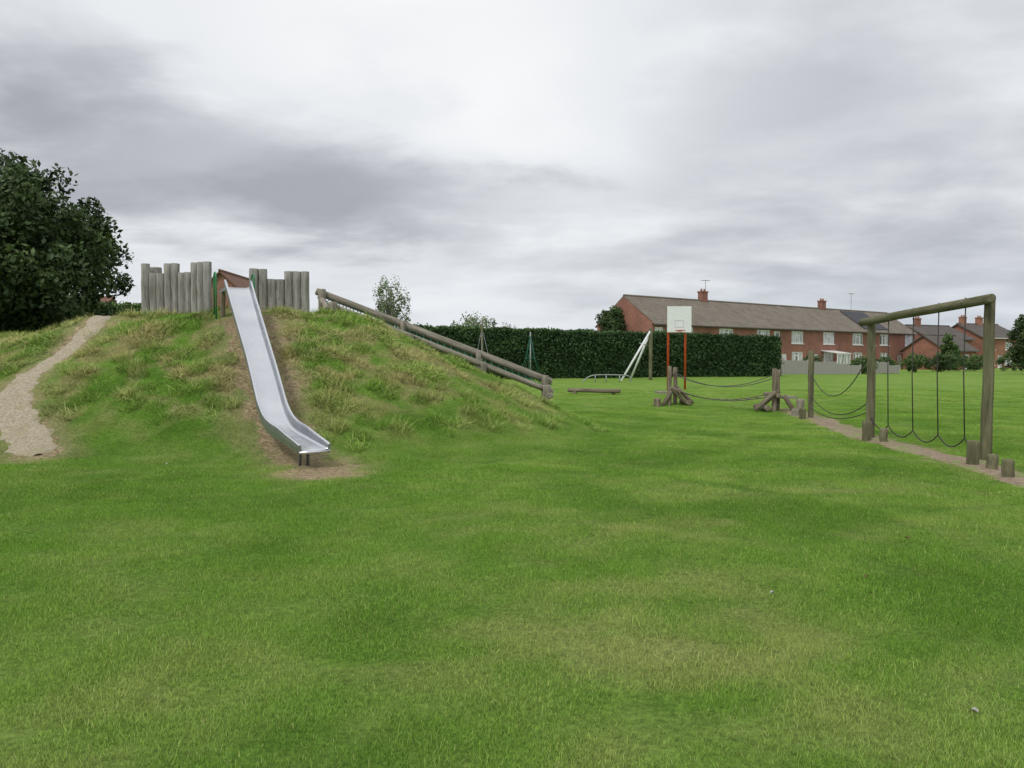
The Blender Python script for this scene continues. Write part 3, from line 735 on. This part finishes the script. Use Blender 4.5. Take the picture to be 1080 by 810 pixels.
# ------------------------------------------------------------------ garden fences
def fence(A,B,n,h,label):
    z=h1(*A); f=empty('garden_fence',(A[0],A[1],z),label,'fence',group='garden fences')
    for i in range(n):
        p=lerp(A,B,i/n); q=lerp(A,B,(i+.97)/n); hh=h+random.choice((0,0,.16,-.14)); dx,dy=q[0]-p[0],q[1]-p[1]; l=math.hypot(dx,dy); nx_,ny_=-dy/l*.02,dx/l*.02
        V=[];F=[]; nb=12
        for k in range(nb):
            a=k/nb; c=(k+.80)/nb; b=len(V); oo=.004*(k%2)
            for t in (a,c):
                for s in (-1,1):
                    for zz in (z+.05,z+hh+random.uniform(-.04,.04)):
                        V.append((p[0]+dx*t+nx_*s*(1+oo*50),p[1]+dy*t+ny_*s*(1+oo*50),zz))
            F+=[(b,b+1,b+5,b+4),(b+2,b+6,b+7,b+3),(b,b+2,b+3,b+1),(b+4,b+5,b+7,b+6),(b+1,b+3,b+7,b+5)]
        add('panel',V,F,m_fence,f)
        MB().box(q[0]-.01,q[0]+.09,q[1]-.07,q[1]+.05,z-.1,z+hh+.08).make('post',m_fence,f)
fence((20.5,64.5),(25.2,66),4,1.2,"weathered grey close-board garden fence behind the terrace")
fence((25.6,66.2),(30.6,68),4,.95,"lower pale grey slatted garden fence")
fence((32.0,70),(36.,72.0),3,.9,"grey timber garden fence with shrubs behind")

# ------------------------------------------------------------------ vegetation
def leaf_mesh(C,rad,n_per,size,g,tintc,flat=1.0):
    n=len(C); m=n*n_per
    ci=np.repeat(np.arange(n),n_per)
    d=g.normal(size=(m,3)); d/=np.linalg.norm(d,axis=1)[:,None]
    rr=g.random(m)**.45
    P=C[ci]+d*(rad[ci]*rr)[:,None]*np.array([1,1,flat])
    a=g.normal(size=(m,3)); a/=np.linalg.norm(a,axis=1)[:,None]
    b=g.normal(size=(m,3)); b-=a*(a*b).sum(1)[:,None]; b/=np.linalg.norm(b,axis=1)[:,None]
    s=size*(.6+.8*g.random(m)); a*=s[:,None]; b*=(s*.55)[:,None]
    V=np.stack([P-a,P+b,P+a,P-b],1).reshape(-1,3); F=np.arange(m*4).reshape(-1,4)
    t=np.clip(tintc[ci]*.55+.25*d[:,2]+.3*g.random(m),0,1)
    return V,F,np.repeat(t,4)
def leafobj(name,V,F,t,mat,parent=None,**kw):
    me=np_mesh(name,V,F); setattr_(me,'tint','FLOAT',t)
    return addmesh(name,me,mat,parent,**kw)
def tree(name,x,y,h,crown_r,crown_z0,nclump,nper,leaf,mat,label,seed,bark=m_bark,clump=.6,rz=None,droop=0,cat='tree',shape=.0):
    g=np.random.default_rng(seed); z0=h1(x,y)
    e=empty(name,(x,y,z0),label,cat)
    czm=(crown_z0+h)/2; rz=(h-crown_z0)/2
    tr_=.035*h
    mb=MB(); mb.tube([(x,y,z0-.2),(x+.03*h*.3,y,z0+h*.3),(x,y+.05,z0+h*.62),(x+.1,y,z0+h*.85)],[tr_*1.25,tr_*.9,tr_*.5,tr_*.15],10,wob=.05)
    nl=9; lob=g.normal(size=(nl,3)); lob/=np.linalg.norm(lob,axis=1)[:,None]
    C=g.normal(size=(nclump,3)); C/=np.linalg.norm(C,axis=1)[:,None]
    amp=.72+.32*np.max((C@lob.T)**3,axis=1)+g.normal(size=nclump)*.05
    rr=(.35+.65*g.random(nclump)**.5)
    C=C*(amp*rr)[:,None]*np.array([crown_r,crown_r,rz])
    if shape: C[:,:2]*=(1-shape*np.clip(C[:,2]/rz,-1,1))[:,None]
    C+=np.array([x,y,z0+czm])
    sel=g.choice(nclump,min(22,nclump),replace=False)
    for k in sel:
        q=C[k]; t=random.uniform(.3,.75); p=(x,y,z0+h*t*.9)
        mb.tube([p,lerp(p,q,.5)[:2]+(lerp(p,q,.5)[2]+.05*h,),tuple(q)],[tr_*.35,tr_*.2,tr_*.06],6)
    mb.make('trunk',bark,e,True)
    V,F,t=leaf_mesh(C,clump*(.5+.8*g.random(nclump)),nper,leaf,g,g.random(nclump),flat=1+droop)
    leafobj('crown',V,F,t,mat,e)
    return e
tree('broadleaf_tree',-18.8,27.5,7.9,4.8,.9,600,130,.10,m_leafd,"large dark green dense broadleaf tree with uneven crown",11,clump=.60)
tree('broadleaf_tree',-23.0,27.5,7.0,4.0,-.6,180,100,.12,m_leafd,"dark green broadleaf tree beside a larger tree",12,clump=.8)
tree('birch_tree',-9.6,61,8.3,1.6,1.4,90,40,.085,m_leafl,"slender pale weeping birch with sparse grey-green foliage",13,m_silver,.38,droop=.9)
tree('tree',-3.6,72,5.6,2.6,1.2,90,40,.10,m_leafl,"pale airy treetop showing above the long hedge",14,clump=.55)
tree('tree',-.7,78,4.9,2.2,1.2,60,40,.10,m_leafl,"low tree top just above the hedge",24,clump=.5)
tree('tree',6.0,90,4.6,3,1.2,80,50,.12,m_leafm,"small round tree behind the hedge",25,clump=.6)
tree('ivy_clad_tree',10.6,81.5,7.0,1.7,.2,160,100,.14,m_leafd,"dark ivy covered tree against the brick gable end",15,clump=.5)
tree('conifer_tree',52.5,93,4.4,1.1,.3,90,70,.12,m_leafm,"small green conifer in a back garden",16,clump=.35,shape=.6)
tree('broadleaf_tree',47.0,68,6.0,3.0,-.4,260,110,.13,m_leafd,"dense dark green tree at the edge of the field",17,clump=.6)
k=0
for x,y,h,r,mt in ((31.5,69.5,1.6,1.1,m_leafm),(35.5,73.5,1.7,1.1,m_leafm),(41.5,80,2.0,1.3,m_leafm),(44.8,81.5,1.9,1.6,m_leafd),(48.2,84,2.0,1.6,m_leafm),(51.5,86,1.9,1.6,m_leafm),(55.5,86,2.3,1.9,m_leafm),(59,88,2.6,2.0,m_leafd),(22,69,1.6,1.1,m_leafm),(27.5,71,1.7,1.0,m_leafd)):
    g=np.random.default_rng(50+k); n=50; z0=h1(x,y)
    C=g.normal(size=(n,3)); C/=np.linalg.norm(C,axis=1)[:,None]; C=C*(.4+.6*g.random(n)**.5)[:,None]*np.array([r,r,h/2])*.85+np.array([x,y,z0+h/2])
    V,F,t=leaf_mesh(C,.38*(.6+.7*g.random(n)),60,.09,g,g.random(n)); leafobj('garden_shrub',V,F,t,mt,label="rounded dark green garden shrub" if mt is m_leafd else "lighter green leafy garden shrub",category='shrub',group='garden shrubs'); k+=1
def hedge(A,B,hA,hB,w,label,seed,mat=m_leafh,leaf=.085,dens=340):
    g=np.random.default_rng(seed); A=np.array(A,float);B=np.array(B,float); L=np.linalg.norm(B-A); d=(B-A)/L; nn=np.array([-d[1],d[0]])
    nu=int(L/.5)
    ring=[(-w/2,0),(-w/2,.33),(-w/2,.7),(-w/2*.85,.96),(0,1.0),(w/2*.85,.96),(w/2,.7),(w/2,.33),(w/2,0)]
    V=[];F=[];K=len(ring)
    for i in range(nu+1):
        t=i/nu; P=A+(B-A)*t; z0=h1(P[0],P[1]); hh=hA+(hB-hA)*t
        for o_,f in ring:
            q=P+nn*(o_*.86+g.normal()*.05); V.append((q[0],q[1],z0-.1+(hh*.97+.1)*f+g.normal()*.04*f))
    for i in range(nu):
        for k in range(K-1): F.append((i*K+k,(i+1)*K+k,(i+1)*K+k+1,i*K+k+1))
    F.append(tuple(range(K))); F.append(tuple(nu*K+k for k in reversed(range(K))))
    F4=[f for f in F if len(f)==4]; caps=[f for f in F if len(f)!=4]
    for c in caps:
        for k in range(1,len(c)-2,2): F4.append((c[0],c[k],c[k+1],c[k+2]))
    m=int(dens*(L*(hA+hB)/2+L*w)); 
    u=g.random(m)*L; side=g.random(m); fr_=(hA)/(hA+w)
    hh=hA+(hB-hA)*u/L
    lump=.10*np.sin(u*2.1)+.07*np.sin(u*5.3+1)
    onf=side<fr_; v=g.random(m)
    off=np.where(onf,-w/2-.02-lump*.4*np.sin(v*7),(v-.5)*w); zz=np.where(onf,v*hh,hh*1.0+.03*np.sin(u*3.1)+lump*.5)
    fl=np.clip((v-.85)/.15,0,1); off=np.where(onf,off+.12*fl,off)
    P=A[None]+d[None]*u[:,None]+nn[None]*off[:,None]
    z0=H(P[:,0],P[:,1]); C=np.stack([P[:,0],P[:,1],z0+zz],1)+g.normal(size=(m,3))*.07
    me_=int(dens*w*hB); uu=g.random(me_); vv=g.random(me_)
    Pe=B[None]+nn[None]*((uu-.5)*w)[:,None]+d[None]*.03; Ce=np.stack([Pe[:,0],Pe[:,1],H(Pe[:,0],Pe[:,1])+vv*hB],1)+g.normal(size=(me_,3))*.07
    C=np.concatenate([C,Ce]); m=len(C)
    a=g.normal(size=(m,3)); a/=np.linalg.norm(a,axis=1)[:,None]; b=g.normal(size=(m,3)); b-=a*(a*b).sum(1)[:,None]; b/=np.linalg.norm(b,axis=1)[:,None]
    s=leaf*(.6+.8*g.random(m)); a*=s[:,None]; b*=(s*.6)[:,None]
    LV=np.stack([C-a,C+b,C+a,C-b],1).reshape(-1,3)
    pn=vnoise(C[:,0]*1.0+C[:,1]*.4,C[:,2]*1.5,.9,3,4)*1.5-.25
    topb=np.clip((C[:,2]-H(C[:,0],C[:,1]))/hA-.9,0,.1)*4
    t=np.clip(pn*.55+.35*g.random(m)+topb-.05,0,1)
    nb=len(V)
    AV=np.concatenate([np.array(V),LV]); AF=np.concatenate([np.array(F4),np.arange(m*4).reshape(-1,4)+nb]); AT=np.concatenate([np.zeros(nb),np.repeat(t,4)])
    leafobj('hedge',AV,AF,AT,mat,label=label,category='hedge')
hedge((-7,50.5),(20.3,60.5),3.4,2.95,2.0,"long tall clipped dark green hedge along the field",31)
hedge((-24.4,43.5),(-19.5,42.5),4.45,4.3,1.5,"clipped green hedge beyond the mound",32,m_leafm,.10,150)

m_dleaf=simple('dead_leaf',(.20,.08,.04),.8); m_pleaf=simple('pale_leaf',(.45,.45,.38),.8)
for x,y,mt in ((2.62,5.68,m_dleaf),(2.12,3.5,m_pleaf),(1.8,5.3,m_pleaf),(-3.6,13.0,m_dleaf),(3.6,7.0,m_dleaf),(-5.3,11.8,m_pleaf),(3.0,4.0,m_dleaf)):
    z=h1(x,y)+.022; a=random.uniform(0,6.28); V=[]
    for k in range(10):
        th=k/10*6.283; r=.022*(1 if k%2 else .75)*(1.35 if k==0 else 1)
        V.append((x+r*math.cos(th+a),y+.75*r*math.sin(th+a),z+.01*math.sin(2*th)))
    V.append((x,y,z-.006)); add('fallen_leaf',V,[(k,(k+1)%10,10) for k in range(10)],mt,label="small brown fallen leaf on grass" if mt is m_dleaf else "small pale leaf lying on grass",category='leaf',group='fallen leaves')

# ------------------------------------------------------------------ world
w=bpy.data.worlds.new("World"); scene.world=w; w.use_nodes=True; nt=w.node_tree; nt.nodes.clear()
out=N(nt,'ShaderNodeOutputWorld'); sky=N(nt,'ShaderNodeTexSky'); sky.sky_type='NISHITA'; sky.sun_disc=False
SE=R(50); sky.sun_elevation=SE
bg1=N(nt,'ShaderNodeBackground'); nt.links.new(sky.outputs[0],bg1.inputs[0]); bg1.inputs[1].default_value=.1
tc=N(nt,'ShaderNodeTexCoord').outputs['Generated']
nv=N(nt,'ShaderNodeVectorMath',operation='NORMALIZE'); nt.links.new(tc,nv.inputs[0]); D=nv.outputs[0]
s=N(nt,'ShaderNodeSeparateXYZ'); nt.links.new(D,s.inputs[0])
zc=math_(nt,'ADD',math_(nt,'MAXIMUM',s.outputs[2],0.),.18)
def cvec(sx_,off):
    cv=N(nt,'ShaderNodeCombineXYZ'); nt.links.new(math_(nt,'MULTIPLY',math_(nt,'DIVIDE',s.outputs[0],zc),sx_),cv.inputs[0]); nt.links.new(math_(nt,'DIVIDE',s.outputs[1],zc),cv.inputs[1]); cv.inputs[2].default_value=off
    return cv.outputs[0]
n1=noise(nt,cvec(1.,3.7),1.1,5,.50,.25); n2=noise(nt,cvec(.8,8.1),2.7,6,.54,.15)
def blob(d,inner,outer,squash=1,amt=1):
    v=Vector(d).normalized()
    sc=N(nt,'ShaderNodeVectorMath',operation='SUBTRACT'); nt.links.new(D,sc.inputs[0]); sc.inputs[1].default_value=v
    mp=N(nt,'ShaderNodeVectorMath',operation='MULTIPLY'); nt.links.new(sc.outputs[0],mp.inputs[0]); mp.inputs[1].default_value=(1,1,squash)
    ln=N(nt,'ShaderNodeVectorMath',operation='LENGTH'); nt.links.new(mp.outputs[0],ln.inputs[0])
    dd=math_(nt,'ADD',ln.outputs['Value'],math_(nt,'MULTIPLY',math_(nt,'SUBTRACT',n2,.5),.50*amt))
    dd=math_(nt,'ADD',dd,math_(nt,'MULTIPLY',math_(nt,'SUBTRACT',n1,.5),.45*amt))
    return maprange(nt,dd,inner,outer,1,0)
val=math_(nt,'MULTIPLY_ADD',math_(nt,'SUBTRACT',n1,.5),.50,.65)
val=math_(nt,'MULTIPLY_ADD',math_(nt,'SUBTRACT',n2,.5),.45,val)
for d,i_,o_,sq,k in (((-.12,1,.42),.04,.42,1.4,.26),((.06,1,.29),-.05,.24,1.6,.20),
        ((-.44,1,.26),.06,.38,2.8,-.36),((-.14,1,.20),.0,.30,3.8,-.28),((-.66,1,.42),.02,.25,2.,-.12),
        ((.42,1,.28),.05,.55,1.5,-.17),((.50,1,.10),.0,.45,2.5,-.12)):
    val=math_(nt,'MULTIPLY_ADD',blob(d,i_,o_,sq),k,val)
cc=ramp(nt,val,[(.12,(.40,.41,.45)),(.36,(.53,.545,.585)),(.55,(.68,.70,.735)),(.72,(.83,.85,.875)),(.95,(.955,.96,.97))])
hz=mix(nt,maprange(nt,s.outputs[0],-.1,.5),(.76,.80,.86),(.58,.64,.72))
cc=mix(nt,maprange(nt,s.outputs[2],.0,.15,.62,0),cc,hz)
bg2=N(nt,'ShaderNodeBackground'); nt.links.new(cc,bg2.inputs[0]); bg2.inputs[1].default_value=1.02
ms=N(nt,'ShaderNodeMixShader'); ms.inputs[0].default_value=.95
nt.links.new(bg1.outputs[0],ms.inputs[1]); nt.links.new(bg2.outputs[0],ms.inputs[2]); nt.links.new(ms.outputs[0],out.inputs[0])
sun=bpy.data.lights.new('sun','SUN'); sun.energy=1.5; sun.angle=R(12); sun.color=(1,.97,.91)
so=bpy.data.objects.new('sun',sun); COL.objects.link(so)
az=R(215)
dv=Vector((math.sin(az)*math.cos(SE),math.cos(az)*math.cos(SE),math.sin(SE)))
so.rotation_euler=dv.to_track_quat('Z','Y').to_euler(); sky.sun_rotation=az
# ------------------------------------------------------------------ camera
cam=bpy.data.cameras.new('camera'); cam.sensor_width=36; cam.lens=36*816/1080; cam.clip_end=3000; cam.clip_start=.05
co=bpy.data.objects.new('camera',cam); co.location=(0,0,1.6+0.03); co.rotation_euler=(R(90-1.75),0,0); COL.objects.link(co); scene.camera=co
scene.view_settings.view_transform='Standard'; scene.view_settings.look='None'; scene.view_settings.exposure=0
